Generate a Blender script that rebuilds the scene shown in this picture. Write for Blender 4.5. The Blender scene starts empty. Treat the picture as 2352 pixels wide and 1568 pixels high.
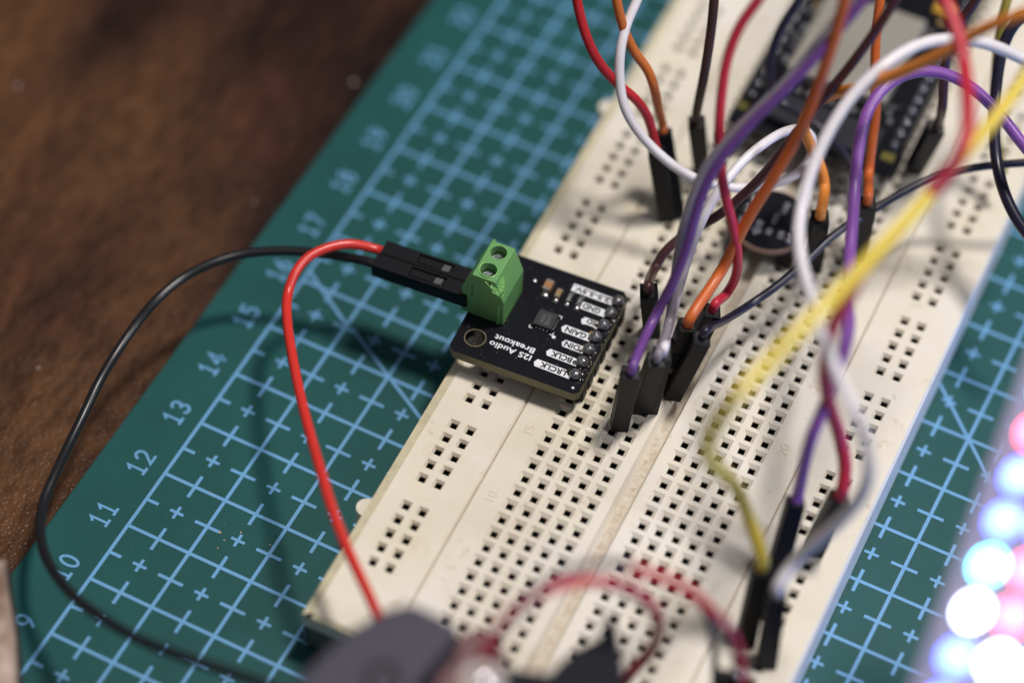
import bpy, bmesh, math, random
from mathutils import Vector, Matrix
random.seed(7)
D = bpy.data
scene = bpy.context.scene
# ------------------------------------------------------------------ units: 1 BU = 1 cm
scene.unit_settings.system = 'METRIC'
scene.unit_settings.scale_length = 0.01
# ------------------------------------------------------------------ camera
CAM = Vector((13.648710, -5.973812, 32.572824))
RX = Vector((0.8914753, 0.4521719, 0.0285033))
RY = Vector((0.3759681, -0.7031965, -0.6034589))
RZ = Vector((-0.2528238, 0.5486850, -0.7968845))
FPX = 10973.737 / 4096 * 2352          # focal length in pixels of the 2352-wide layout drawing
cd = D.cameras.new('camera'); cam = D.objects.new('camera', cd); scene.collection.objects.link(cam)
m3 = Matrix((RX, -RY, -RZ)).transposed()
cam.matrix_world = Matrix.Translation(CAM) @ m3.to_4x4()
cd.sensor_width = 36; cd.lens = 96.449; cd.clip_start = 1; cd.clip_end = 1000
cd.dof.use_dof = True; cd.dof.focus_distance = 38.75; cd.dof.aperture_fstop = 0.057
cd.dof.aperture_blades = 0
scene.camera = cam
# ------------------------------------------------------------------ world
w = D.worlds.new('World'); scene.world = w; w.use_nodes = True
bg = w.node_tree.nodes['Background']; bg.inputs[0].default_value = (0.80, 0.85, 1.0, 1); bg.inputs[1].default_value = 0.125
# ------------------------------------------------------------------ lamps of the room, plus an added fill
TARGET = Vector((5, 15, 1))
def lamp(name, direction, dist, size, power, col):
    l = D.lights.new(name, 'AREA'); l.shape = 'DISK'; l.size = size; l.energy = power; l.color = col
    o = D.objects.new(name, l); scene.collection.objects.link(o)
    d = Vector(direction).normalized()
    o.location = TARGET - d * dist
    o.rotation_euler = d.to_track_quat('-Z', 'Y').to_euler()
    return o
lamp('ceiling_lamp', (-.17, -.25, -1), 120, 19, 130000, (1.0, .95, .905))
lamp('room_lamp', (-1.25, -.12, -1), 110, 16, 36000, (.93, .95, 1.0))
lamp('soft_fill', (.25, .8, -1), 120, 70, 6000, (1.0, .93, .88))  # broad fill added on the camera side, no actual lamp there
scene.view_settings.view_transform = 'Standard'; scene.view_settings.look = 'None'
scene.view_settings.exposure = -0.05; scene.view_settings.gamma = 1
scene.render.engine = 'CYCLES'

# ------------------------------------------------------------------ helpers
def ray(x, y):
    return RX * ((x - 1176) / FPX) + RY * ((y - 784) / FPX) + RZ
def at(x, y, depth): return CAM + ray(x, y) * depth
def onz(x, y, z):
    r = ray(x, y); return CAM + r * ((z - CAM.z) / r.z)
BTH = 0.032155; BX, BY = 4.953024, 10.71378; PIT = .254; ZB = .96
def bd(a, n, z=ZB):
    ac, nc = a * PIT, n * PIT
    return Vector((BX + math.cos(BTH) * ac - math.sin(BTH) * nc, BY + math.sin(BTH) * ac + math.cos(BTH) * nc, z))
def link(o): scene.collection.objects.link(o); return o
def tag(o, label=None, cat=None, group=None, kind=None):
    if label: o['label'] = label
    if cat: o['category'] = cat
    if group: o['group'] = group
    if kind: o['kind'] = kind
    return o
def thing(name, loc, label, cat, group=None, rotz=0):
    o = link(D.objects.new(name, None)); o.location = loc; o.rotation_euler = (0, 0, rotz)
    o.empty_display_size = .3
    return tag(o, label, cat, group)
def obj(name, me, mat, parent=None, root=None, smooth=False):
    """root: the thing's Empty; vertices given in world space are moved to its base"""
    if isinstance(me, bmesh.types.BMesh):
        b = me; me = D.meshes.new(name); b.to_mesh(me); b.free()
    if root is not None: me.transform(Matrix.Translation(-root.location))
    if smooth:
        for p in me.polygons: p.use_smooth = True
    if mat is not None:
        me.materials.clear()
        for m in (mat if isinstance(mat, (list, tuple)) else [mat]): me.materials.append(m)
    o = link(D.objects.new(name, me))
    if parent is not None: o.parent = parent
    return o
def apply_mods(o):
    dg = bpy.context.evaluated_depsgraph_get()
    me = D.meshes.new_from_object(o.evaluated_get(dg))
    o.modifiers.clear(); o.data = me
    return o
def bevel(o, w, seg=2):
    m = o.modifiers.new('b', 'BEVEL'); m.width = w; m.segments = seg; m.limit_method = 'ANGLE'; m.angle_limit = .6
    return apply_mods(o)
def add_box(b, c, s, rot=None):
    """box centre c, full size s, optional 3x3 rotation (about its centre)"""
    vs = []
    for x in (-.5, .5):
        for y in (-.5, .5):
            for z in (-.5, .5):
                v = Vector((x * s[0], y * s[1], z * s[2]))
                if rot is not None: v = rot @ v
                vs.append(b.verts.new(Vector(c) + v))
    for f in ((0, 1, 3, 2), (4, 6, 7, 5), (0, 4, 5, 1), (2, 3, 7, 6), (0, 2, 6, 4), (1, 5, 7, 3)):
        b.faces.new([vs[i] for i in f])
def add_prism(b, pts, z0, z1):
    n = len(pts)
    lo = [b.verts.new((p[0], p[1], z0)) for p in pts]; hi = [b.verts.new((p[0], p[1], z1)) for p in pts]
    b.faces.new(lo[::-1]); b.faces.new(hi)
    for i in range(n): b.faces.new((lo[i], lo[(i + 1) % n], hi[(i + 1) % n], hi[i]))
def add_cyl(b, p0, p1, r0, r1=None, seg=20, caps=True):
    r1 = r0 if r1 is None else r1
    p0, p1 = Vector(p0), Vector(p1); d = (p1 - p0).normalized()
    u = d.orthogonal().normalized(); v = d.cross(u)
    A = []; B = []
    for i in range(seg):
        t = 2 * math.pi * i / seg; e = u * math.cos(t) + v * math.sin(t)
        A.append(b.verts.new(p0 + e * r0)); B.append(b.verts.new(p1 + e * r1))
    for i in range(seg): b.faces.new((A[i], A[(i + 1) % seg], B[(i + 1) % seg], B[i]))
    if caps: b.faces.new(A[::-1]); b.faces.new(B)
def add_ball(b, c, r, sz=1, seg=16):
    bmesh.ops.create_uvsphere(b, u_segments=seg, v_segments=seg // 2 + 2, radius=r,
                              matrix=Matrix.Translation(c) @ Matrix.Diagonal((1, 1, sz, 1)))
def add_ring(b, c, r0, r1, z0, z1, seg=48):
    V = []
    for i in range(seg):
        t = 2 * math.pi * i / seg; cx, sx = math.cos(t), math.sin(t)
        V.append([b.verts.new((c[0] + r * cx, c[1] + r * sx, z)) for r, z in ((r0, z0), (r1, z0), (r1, z1), (r0, z1))])
    for i in range(seg):
        a, c2 = V[i], V[(i + 1) % seg]
        for k in range(4): b.faces.new((a[k], c2[k], c2[(k + 1) % 4], a[(k + 1) % 4]))
def catmull(P, step=10):
    P = [P[0] * 2 - P[1]] + list(P) + [P[-1] * 2 - P[-2]]
    out = []
    for i in range(1, len(P) - 2):
        p0, p1, p2, p3 = P[i - 1:i + 3]
        # centripetal
        t0 = 0; t1 = t0 + max((p1 - p0).length, 1e-4) ** .5; t2 = t1 + max((p2 - p1).length, 1e-4) ** .5; t3 = t2 + max((p3 - p2).length, 1e-4) ** .5
        for k in range(step):
            t = t1 + (t2 - t1) * k / step
            A1 = p0 * ((t1 - t) / (t1 - t0)) + p1 * ((t - t0) / (t1 - t0))
            A2 = p1 * ((t2 - t) / (t2 - t1)) + p2 * ((t - t1) / (t2 - t1))
            A3 = p2 * ((t3 - t) / (t3 - t2)) + p3 * ((t - t2) / (t3 - t2))
            B1 = A1 * ((t2 - t) / (t2 - t0)) + A2 * ((t - t0) / (t2 - t0))
            B2 = A2 * ((t3 - t) / (t3 - t1)) + A3 * ((t - t1) / (t3 - t1))
            out.append(B1 * ((t2 - t) / (t2 - t1)) + B2 * ((t - t1) / (t2 - t1)))
    out.append(P[-2]); return out
def smooth_pts(Q, it=6):
    for _ in range(it):
        Q = [Q[0]] + [(Q[i - 1] + Q[i] * 2 + Q[i + 1]) / 4 for i in range(1, len(Q) - 1)] + [Q[-1]]
    return Q
def add_tube(b, P, r, seg=14):
    Q = smooth_pts(catmull(P))
    T = [(Q[min(i + 1, len(Q) - 1)] - Q[max(i - 1, 0)]).normalized() for i in range(len(Q))]
    u = T[0].orthogonal().normalized(); rings = []
    for q, t in zip(Q, T):
        u = (u - t * u.dot(t)).normalized(); v = t.cross(u)
        rings.append([b.verts.new(q + (u * math.cos(6.28318 * k / seg) + v * math.sin(6.28318 * k / seg)) * r) for k in range(seg)])
    for a, c in zip(rings, rings[1:]):
        for k in range(seg): b.faces.new((a[k], a[(k + 1) % seg], c[(k + 1) % seg], c[k]))
    b.faces.new(rings[0][::-1]); b.faces.new(rings[-1])
def curve_mesh(outline, holes, z0, z1):
    """flat plate with holes"""
    cu = D.curves.new('tmp', 'CURVE'); cu.dimensions = '2D'; cu.fill_mode = 'BOTH'
    for pts in [outline] + holes:
        s = cu.splines.new('POLY'); s.points.add(len(pts) - 1); s.use_cyclic_u = True
        for i, p in enumerate(pts): s.points[i].co = (p[0], p[1], 0, 1)
    cu.extrude = (z1 - z0) / 2
    o = link(D.objects.new('tmp', cu)); dg = bpy.context.evaluated_depsgraph_get()
    me = D.meshes.new_from_object(o.evaluated_get(dg)); me.transform(Matrix.Translation((0, 0, (z0 + z1) / 2)))
    D.objects.remove(o); return me
def circle(c, r, n=40): return [(c[0] + r * math.cos(6.28318 * i / n), c[1] + r * math.sin(6.28318 * i / n)) for i in range(n)]
def text_mesh(s, size, thick=.004, bold=0.0, ax='CENTER', spacing=1.0, sx=1.0):
    cu = D.curves.new('tmp', 'FONT'); cu.body = s; cu.size = size; cu.extrude = thick / 2; cu.offset = bold
    cu.align_x = ax; cu.align_y = 'CENTER'; cu.space_character = spacing; cu.resolution_u = 3
    o = link(D.objects.new('tmp', cu)); dg = bpy.context.evaluated_depsgraph_get()
    me = D.meshes.new_from_object(o.evaluated_get(dg)); D.objects.remove(o)
    if sx != 1: me.transform(Matrix.Diagonal((sx, 1, 1, 1)))
    # centre vertically on the actual glyph box
    ys = [v.co.y for v in me.vertices]; me.transform(Matrix.Translation((0, -(min(ys) + max(ys)) / 2, 0)))
    return me

# ------------------------------------------------------------------ materials
def mat(name, col, rough=.5, metal=0, spec=.5, bump=0, bscale=40, var=0, vscale=6, var2=None, emis=None, estr=0, trans=0, coat=0, alpha=1, sss=0):
    m = D.materials.new(name); m.use_nodes = True; nt = m.node_tree; p = nt.nodes['Principled BSDF']
    p.inputs['Base Color'].default_value = (*col, 1); p.inputs['Roughness'].default_value = rough
    p.inputs['Metallic'].default_value = metal; p.inputs['Specular IOR Level'].default_value = spec
    p.inputs['Transmission Weight'].default_value = trans; p.inputs['Coat Weight'].default_value = coat
    if sss:
        p.inputs['Subsurface Weight'].default_value = sss; p.inputs['Subsurface Radius'].default_value = (.12, .09, .06)
        p.inputs['Subsurface Scale'].default_value = 1
    tc = nt.nodes.new('ShaderNodeTexCoord')
    if var:
        n = nt.nodes.new('ShaderNodeTexNoise'); n.inputs['Scale'].default_value = vscale; n.inputs['Detail'].default_value = 6
        n.inputs['Roughness'].default_value = .65
        nt.links.new(tc.outputs['Object'], n.inputs['Vector'])
        r = nt.nodes.new('ShaderNodeValToRGB'); r.color_ramp.elements[0].position = .35; r.color_ramp.elements[1].position = .68
        c2 = var2 or tuple(c * (1 - var) for c in col)
        r.color_ramp.elements[0].color = (*c2, 1); r.color_ramp.elements[1].color = (*col, 1)
        nt.links.new(n.outputs['Fac'], r.inputs['Fac']); nt.links.new(r.outputs['Color'], p.inputs['Base Color'])
    if bump:
        n = nt.nodes.new('ShaderNodeTexNoise'); n.inputs['Scale'].default_value = bscale; n.inputs['Detail'].default_value = 4
        nt.links.new(tc.outputs['Object'], n.inputs['Vector'])
        bp = nt.nodes.new('ShaderNodeBump'); bp.inputs['Strength'].default_value = bump; bp.inputs['Distance'].default_value = .01
        nt.links.new(n.outputs['Fac'], bp.inputs['Height']); nt.links.new(bp.outputs['Normal'], p.inputs['Normal'])
    if emis:
        p.inputs['Emission Color'].default_value = (*emis, 1); p.inputs['Emission Strength'].default_value = estr
    return m
M = {}
M['mat'] = mat('cutting_mat_green', (.0070, .078, .074), .50, spec=.28, bump=.12, bscale=60, var=.14, vscale=1.2)
M['print'] = mat('pale_blue_ink', (.135, .35, .61), .5, var=.10, vscale=40)
M['pcb'] = mat('black_soldermask', (.0045, .0045, .008), .28, bump=.05, bscale=18, spec=.33)
M['pcbedge'] = mat('olive_fibreglass', (.20, .19, .095), .6, var=.3, vscale=30)
M['silk'] = mat('white_silkscreen', (.80, .80, .84), .45)
M['silkgrey'] = mat('grey_silkscreen', (.36, .36, .42), .5)
M['silkdark'] = mat('dark_gap_in_silkscreen', (.008, .014, .016), .4)
M['green'] = mat('green_terminal_plastic', (.145, .36, .115), .42, bump=.10, bscale=50, var=.12, vscale=3, sss=.12)
M['melt'] = mat('melted_green_plastic', (.20, .45, .12), .16, bump=.8, bscale=14, sss=.2)
M['housing'] = mat('black_plug_plastic', (.005, .0048, .007), .48, spec=.22, bump=.25, bscale=60, var=.3, vscale=15)
M['blackwire'] = mat('black_insulation', (.010, .010, .012), .32, bump=.1, bscale=60)
M['metal'] = mat('tinned_metal', (.62, .62, .62), .28, metal=1, bump=.3, bscale=40)
M['contact'] = mat('dull_contact', (.30, .29, .28), .35, metal=1)
M['screw'] = mat('screw_metal', (.42, .47, .50), .30, metal=1, bump=1.0, bscale=22)
M['solder'] = mat('dull_solder', (.46, .45, .47), .27, metal=.85, bump=.35, bscale=22, var=.45, vscale=14)
M['flux'] = mat('sticky_flux', (.030, .024, .012), .10, bump=.9, bscale=28, var=.6, vscale=24, coat=.6)
M['fluxy'] = mat('amber_flux', (.30, .22, .05), .2, bump=.5, bscale=40)
M['brass'] = mat('plated_rim', (.30, .23, .14), .45, metal=.8, bump=.3)
M['capbrown'] = mat('capacitor_brown', (.34, .165, .06), .38)
M['captan'] = mat('capacitor_tan', (.30, .20, .08), .38)
M['resblack'] = mat('resistor_black', (.022, .020, .022), .4)
M['chip'] = mat('chip_black', (.020, .018, .022), .38, bump=.3, bscale=120)
M['chiptext'] = mat('chip_marking_grey', (.10, .10, .10), .5)
M['restext'] = mat('resistor_marking', (.45, .46, .46), .5)
M['dark'] = mat('contact_and_shade_dark', (.012, .010, .010), .6)  # dark contact tone, plus painted shade of holes, slots and openings
def wiremat(n, c, r=.38): return mat(n + '_insulation', c, r, bump=.08, bscale=40, sss=.06, var=.08, vscale=5)
M['red'] = wiremat('bright_red', (.66, .035, .026), .30)
M['red2'] = wiremat('red', (.50, .018, .024))
M['crimson'] = wiremat('crimson', (.56, .025, .050))
M['orange'] = wiremat('orange', (.56, .15, .030))
M['rust'] = wiremat('rust_orange', (.62, .135, .024))
M['white'] = wiremat('white', (.80, .76, .80))
M['tang'] = wiremat('tangerine', (.88, .30, .045))
M['brown'] = wiremat('brown', (.050, .022, .018))
M['dbrown'] = wiremat('dark_brown', (.070, .022, .024))
M['purple'] = wiremat('purple', (.15, .055, .25))
M['lilac'] = wiremat('lilac', (.26, .095, .40), .28)
M['violet'] = wiremat('violet', (.10, .05, .28))
M['grey'] = wiremat('grey', (.26, .23, .27))
M['yellow'] = wiremat('yellow', (.80, .60, .07))
M['olive'] = wiremat('olive', (.26, .22, .03))
M['navy'] = wiremat('navy_black', (.014, .012, .030), .3)
M['slate'] = wiremat('slate', (.055, .045, .07))

def board_plastic():
    m = D.materials.new('aged_ivory_plastic'); m.use_nodes = True; nt = m.node_tree; p = nt.nodes['Principled BSDF']; L = nt.links.new
    tc = nt.nodes.new('ShaderNodeTexCoord')
    def noise(s, d=6, r=.6):
        n = nt.nodes.new('ShaderNodeTexNoise'); n.inputs['Scale'].default_value = s; n.inputs['Detail'].default_value = d; n.inputs['Roughness'].default_value = r
        L(tc.outputs['Object'], n.inputs['Vector']); return n
    def ramp(src, p0, p1, c0, c1):
        r = nt.nodes.new('ShaderNodeValToRGB'); e = r.color_ramp.elements; e[0].position = p0; e[1].position = p1; e[0].color = (*c0, 1); e[1].color = (*c1, 1)
        L(src, r.inputs['Fac']); return r
    a = ramp(noise(.55).outputs['Fac'], .35, .65, (.70, .63, .49), (.76, .71, .635))
    st = ramp(noise(2.6, 9, .74).outputs['Fac'], .58, .82, (0, 0, 0), (1, 1, 1))
    mx = nt.nodes.new('ShaderNodeMix'); mx.data_type = 'RGBA'; L(st.outputs['Color'], mx.inputs['Factor']); L(a.outputs['Color'], mx.inputs[6]); mx.inputs[7].default_value = (.40, .28, .14, 1)
    sp = ramp(noise(22, 3, .5).outputs['Fac'], .74, .80, (0, 0, 0), (1, 1, 1))
    mx2 = nt.nodes.new('ShaderNodeMix'); mx2.data_type = 'RGBA'; L(sp.outputs['Color'], mx2.inputs['Factor']); L(mx.outputs[2], mx2.inputs[6]); mx2.inputs[7].default_value = (.12, .09, .07, 1)
    L(mx2.outputs[2], p.inputs['Base Color']); p.inputs['Roughness'].default_value = .46
    p.inputs['Subsurface Weight'].default_value = .10; p.inputs['Subsurface Radius'].default_value = (.10, .08, .05); p.inputs['Subsurface Scale'].default_value = 1
    bp = nt.nodes.new('ShaderNodeBump'); bp.inputs['Strength'].default_value = .25; bp.inputs['Distance'].default_value = .01
    L(noise(18, 4).outputs['Fac'], bp.inputs['Height']); L(bp.outputs['Normal'], p.inputs['Normal'])
    return m
M['ivory'] = board_plastic()
M['yellowed'] = mat('yellowed_plastic_edge', (.78, .70, .48), .5, var=.25, vscale=3)
M['dirty'] = mat('dirty_channel_plastic', (.70, .64, .54), .7, var=.6, vscale=12, var2=(.50, .41, .31), bump=.6, bscale=50)

def wood():
    m = D.materials.new('dark_varnished_wood'); m.use_nodes = True; nt = m.node_tree; p = nt.nodes['Principled BSDF']; L = nt.links.new
    tc = nt.nodes.new('ShaderNodeTexCoord'); mp = nt.nodes.new('ShaderNodeMapping'); mp.inputs['Rotation'].default_value = (0, 0, .55); mp.inputs['Scale'].default_value = (1.5, .5, 1)
    L(tc.outputs['Object'], mp.inputs['Vector'])
    n = nt.nodes.new('ShaderNodeTexNoise'); n.inputs['Scale'].default_value = .55; n.inputs['Detail'].default_value = 9; n.inputs['Roughness'].default_value = .66; n.inputs['Distortion'].default_value = .6
    L(mp.outputs['Vector'], n.inputs['Vector'])
    r = nt.nodes.new('ShaderNodeValToRGB'); e = r.color_ramp.elements
    e[0].position = .34; e[0].color = (.011, .0055, .0045, 1); e[1].position = .70; e[1].color = (.078, .029, .0165, 1)
    x = r.color_ramp.elements.new(.52); x.color = (.034, .0135, .0088, 1)
    L(n.outputs['Fac'], r.inputs['Fac'])
    fn = nt.nodes.new('ShaderNodeTexNoise'); fn.inputs['Scale'].default_value = 4.5; fn.inputs['Detail'].default_value = 6; fn.inputs['Roughness'].default_value = .7; L(mp.outputs['Vector'], fn.inputs['Vector'])
    fr = nt.nodes.new('ShaderNodeValToRGB'); fr.color_ramp.elements[0].position = .38; fr.color_ramp.elements[0].color = (.55, .52, .52, 1); fr.color_ramp.elements[1].position = .60; fr.color_ramp.elements[1].color = (1.12, 1.1, 1.1, 1); L(fn.outputs['Fac'], fr.inputs['Fac'])
    # broad lighter band of grain
    g = nt.nodes.new('ShaderNodeTexNoise'); g.inputs['Scale'].default_value = .16; g.inputs['Detail'].default_value = 3; L(mp.outputs['Vector'], g.inputs['Vector'])
    gr = nt.nodes.new('ShaderNodeValToRGB'); gr.color_ramp.elements[0].position = .50; gr.color_ramp.elements[1].position = .64; L(g.outputs['Fac'], gr.inputs['Fac'])
    mx = nt.nodes.new('ShaderNodeMix'); mx.data_type = 'RGBA'; mx.blend_type = 'MIX'; L(gr.outputs['Color'], mx.inputs['Factor']); L(r.outputs['Color'], mx.inputs[6]); mx.inputs[7].default_value = (.115, .052, .022, 1)
    mf = nt.nodes.new('ShaderNodeMix'); mf.data_type = 'RGBA'; mf.blend_type = 'MULTIPLY'; mf.inputs['Factor'].default_value = 1; L(mx.outputs[2], mf.inputs[6]); L(fr.outputs['Color'], mf.inputs[7])
    L(mf.outputs[2], p.inputs['Base Color']); p.inputs['Roughness'].default_value = .30; p.inputs['Specular IOR Level'].default_value = .28
    v = nt.nodes.new('ShaderNodeTexVoronoi'); v.inputs['Scale'].default_value = 19; v.feature = 'SMOOTH_F1'; L(tc.outputs['Object'], v.inputs['Vector'])
    b = nt.nodes.new('ShaderNodeBump'); b.inputs['Strength'].default_value = .7; b.inputs['Distance'].default_value = .022; b.invert = True
    L(v.outputs['Distance'], b.inputs['Height']); L(b.outputs['Normal'], p.inputs['Normal'])
    return m
M['wood'] = wood()

# ------------------------------------------------------------------ table
b = bmesh.new(); add_box(b, (5, 15, -1.8), (160, 160, 3))
tag(obj('table', b, M['wood']), 'dark brown varnished wooden table top under the cutting mat', 'table', kind='structure')

# ------------------------------------------------------------------ cutting mat
cm = thing('cutting_mat', (9.5, 14, -.3), 'green self-healing cutting mat with pale blue grid and numbers', 'cutting mat')
b = bmesh.new(); add_prism(b, [(-.99, -1), (20, -1), (20, 29), (-1.04, 29)], -.298, 0)
o = obj('mat_sheet', b, M['mat'], cm, cm); bevel(o, .02, 2)
b = bmesh.new(); LW = .052; zp = .003
def strip(p, q, wd, z=None):
    z = zp if z is None else z
    p, q = Vector((p[0], p[1], 0)), Vector((q[0], q[1], 0)); d = (q - p).normalized(); s = Vector((-d.y, d.x, 0)) * wd / 2
    vs = [b.verts.new(v + Vector((0, 0, z))) for v in (p + s, p - s, q - s, q + s)]; b.faces.new(vs)
NX, NY = 19, 28
for v in range(NX + 1): strip((v, 0), (v, NY), LW)
for u in range(NY + 1): strip((0, u), (NX, u), LW, zp + .0006)
for v in range(NX + 1):
    for u in range(NY):      # ticks across the long lines
        x0 = v - (0 if v == 0 else .2); x1 = v + (0 if v == NX else .2)
        strip((x0, u + .5), (x1, u + .5), .05, zp + .0012)
for v in range(NX):
    for u in range(NY + 1):
        strip((v + .5, u - .2), (v + .5, u + .2), .05, zp + .0018)
for v in range(NX):
    for u in range(NY):
        strip((v + .39, u + .5), (v + .61, u + .5), .045, zp + .0024); strip((v + .5, u + .39), (v + .5, u + .61), .045, zp + .003)
strip((0, 16.19), (.98, 15.57), .05, zp + .0036); strip((1.1, 15.54), (14.0, 8.09), .05, zp + .0036)
strip((4.6, 23.4), (19, 9), .05, zp + .0042)
obj('grid_print', b, M['print'], cm, cm)
def arc(cx, cy, rx, ry, a0, a1, n=14): return [(cx + rx * math.cos(math.radians(a0 + (a1 - a0) * i / n)), cy + ry * math.sin(math.radians(a0 + (a1 - a0) * i / n))) for i in range(n + 1)]
DG = {'1': [[(.10, .80), (.30, 1.0), (.30, 0)], [(.08, 0), (.52, 0)]],
      '2': [arc(.3, .70, .27, .30, 165, -35) + [(.04, 0), (.60, 0)]],
      '3': [arc(.28, .74, .25, .26, 150, -90) , arc(.28, .25, .28, .25, 85, -150)],
      '4': [[(.44, 0), (.44, 1.0), (.02, .30), (.62, .30)]],
      '5': [[(.54, 1.0), (.12, 1.0), (.08, .56)] + arc(.28, .32, .29, .32, 125, -145)],
      '6': [arc(.30, .30, .27, .30, 90, 450), [(.06, .34), (.12, .62), (.42, 1.0)]],
      '7': [[(.04, 1.0), (.58, 1.0), (.24, 0)]],
      '8': [arc(.30, .755, .22, .245, -90, 270, 20), arc(.30, .27, .27, .27, 90, 450, 20)],
      '9': [arc(.30, .70, .27, .30, -90, 270, 20), [(.57, .66), (.50, .38), (.20, 0)]],
      '0': [arc(.30, .50, .27, .50, 0, 360, 24)]}
def ribbon(b, pts, wd, z, tr):
    n = len(pts); closed = math.dist(pts[0], pts[-1]) < 1e-6; Lp = []
    P = [Vector((p[0], p[1])) for p in pts]
    for i in range(n):
        p = P[i]; a0 = P[i - 1] if i > 0 else (P[-2] if closed else None); c0 = P[i + 1] if i < n - 1 else (P[1] if closed else None)
        d0 = (p - a0).normalized() if a0 is not None else None; d1 = (c0 - p).normalized() if c0 is not None else None
        if d0 is None: d0 = d1; p = p - d1 * wd * .35
        if d1 is None: d1 = d0; p = p + d0 * wd * .35
        t = (d0 + d1).normalized(); nrm = Vector((-t.y, t.x)); k = 1 / max(.45, nrm.dot(Vector((-d0.y, d0.x))))
        Lp.append([b.verts.new(tr(v, z)) for v in (p + nrm * wd / 2 * k, p - nrm * wd / 2 * k)])
    for u, v in zip(Lp, Lp[1:]): b.faces.new((u[0], u[1], v[1], v[0]))
for k in range(1, NY):
    b = bmesh.new(); st = str(k); H = .275; adv = .86; tot = adv * (len(st) - 1) + .6
    for i, ch in enumerate(st):
        for j, pl in enumerate(DG[ch]):
            ribbon(b, [(x * 1.0 + i * adv - tot / 2, y) for x, y in pl], .155, zp + .0007 * j,
                   lambda v, z: Vector((-.405 - (v.y - .5) * H, k + v.x * H * .92, z)))
    obj('number_print', b, M['print'], cm, cm)

# ------------------------------------------------------------------ breadboard
bb = thing('breadboard', bd(5.5, 32, 0), 'large aged ivory breadboard lying across the green mat', 'breadboard')
V = []; F = []; FM = []
def quad(p, m=0):
    i = len(V); V.extend(p); F.append(tuple(range(i, i + len(p)))); FM.append(m)
def flat(a0, a1, n0, n1, z=ZB, m=0): quad([bd(a0, n0, z), bd(a1, n0, z), bd(a1, n1, z), bd(a0, n1, z)], m)
def ring(a, n, h0, z0, h1, z1, m):
    A = [bd(a - h0, n - h0, z0), bd(a + h0, n - h0, z0), bd(a + h0, n + h0, z0), bd(a - h0, n + h0, z0)]
    B = [bd(a - h1, n - h1, z1), bd(a + h1, n - h1, z1), bd(a + h1, n + h1, z1), bd(a - h1, n + h1, z1)]
    for k in range(4): quad([A[k], A[(k + 1) % 4], B[(k + 1) % 4], B[k]], m)
def hole(a, n, h=.385):
    ring(a, n, .5, ZB, h, ZB, 0); ring(a, n, h, ZB, .195, ZB - .05, 0)
    ring(a, n, .195, ZB - .05, .19, ZB - .07, 0); ring(a, n, .19, ZB - .07, .18, ZB - .5, 1)  # shaft walls coloured dark: shade of the hole plus the contacts
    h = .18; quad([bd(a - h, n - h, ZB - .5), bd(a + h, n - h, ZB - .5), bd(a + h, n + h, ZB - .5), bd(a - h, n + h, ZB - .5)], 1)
N0, N1 = -1.0, 65.0
CH = .25   # chamfer in pitches
def rail(aL, aR, c0, first):
    groups = [first + 6 * k for k in range(-1, 12)]
    flat(aL, c0 - .5, N0 + CH, N1); flat(c0 + 1.5, aR, N0 + CH, N1)
    n = N0 + CH
    for g in groups:
        if g < 2 or g > 62: continue
        if g - .5 > n: flat(c0 - .5, c0 + 1.5, n, g - .5)
        for i in range(5):
            hole(c0, g + i, .30); hole(c0 + 1, g + i, .30)
        n = g + 4.5
    flat(c0 - .5, c0 + 1.5, n, N1)
def block(aL, aR, c0):
    flat(aL, c0 - .5, N0 + CH, N1); flat(c0 + 4.5, aR, N0 + CH, N1)
    flat(c0 - .5, c0 + 4.5, N0 + CH, .5); flat(c0 - .5, c0 + 4.5, 63.5, N1)
    for n in range(1, 64):
        for k in range(5): hole(c0 + k, n)
AL, AR = -6.98, 17.98
rail(AL + .55, -2.22, -5.08, 3.5); block(-1.98, 4.98, 0)
block(6.02, 13.10, 7); rail(13.32, AR - CH * .6, 15.01, 3.54)
def channel(a0, a1, dep, ins):
    z = ZB - dep
    quad([bd(a0, N0, ZB), bd(a0 + ins, N0, z), bd(a0 + ins, N1, z), bd(a0, N1, ZB)], 0)
    quad([bd(a1 - ins, N0, z), bd(a1, N0, ZB), bd(a1, N1, ZB), bd(a1 - ins, N1, z)], 0)
    quad([bd(a0 + ins, N0, z), bd(a1 - ins, N0, z), bd(a1 - ins, N1, z), bd(a0 + ins, N1, z)], 2)
def vee(a0, a1):
    m = (a0 + a1) / 2; z = ZB - .035; e = .02
    quad([bd(a0, N0, ZB), bd(m - e, N0, z), bd(m - e, N1, z), bd(a0, N1, ZB)], 0); quad([bd(m + e, N0, z), bd(a1, N0, ZB), bd(a1, N1, ZB), bd(m + e, N1, z)], 0)
    quad([bd(m - e, N0, z), bd(m + e, N0, z), bd(m + e, N1, z), bd(m - e, N1, z)], 4)
def groove(a0, a1, depth, m):
    z = ZB - depth
    quad([bd(a0, N0, ZB), bd(a0, N1, ZB), bd(a0, N1, z), bd(a0, N0, z)], 0 if m != 3 else 0)
    quad([bd(a1, N0, z), bd(a1, N1, z), bd(a1, N1, ZB), bd(a1, N0, ZB)], 0)
    quad([bd(a0, N0, z), bd(a0, N1, z), bd(a1, N1, z), bd(a1, N0, z)], m)
vee(-2.22, -1.98); vee(13.10, 13.32); channel(4.98, 6.02, .16, .24)
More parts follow.
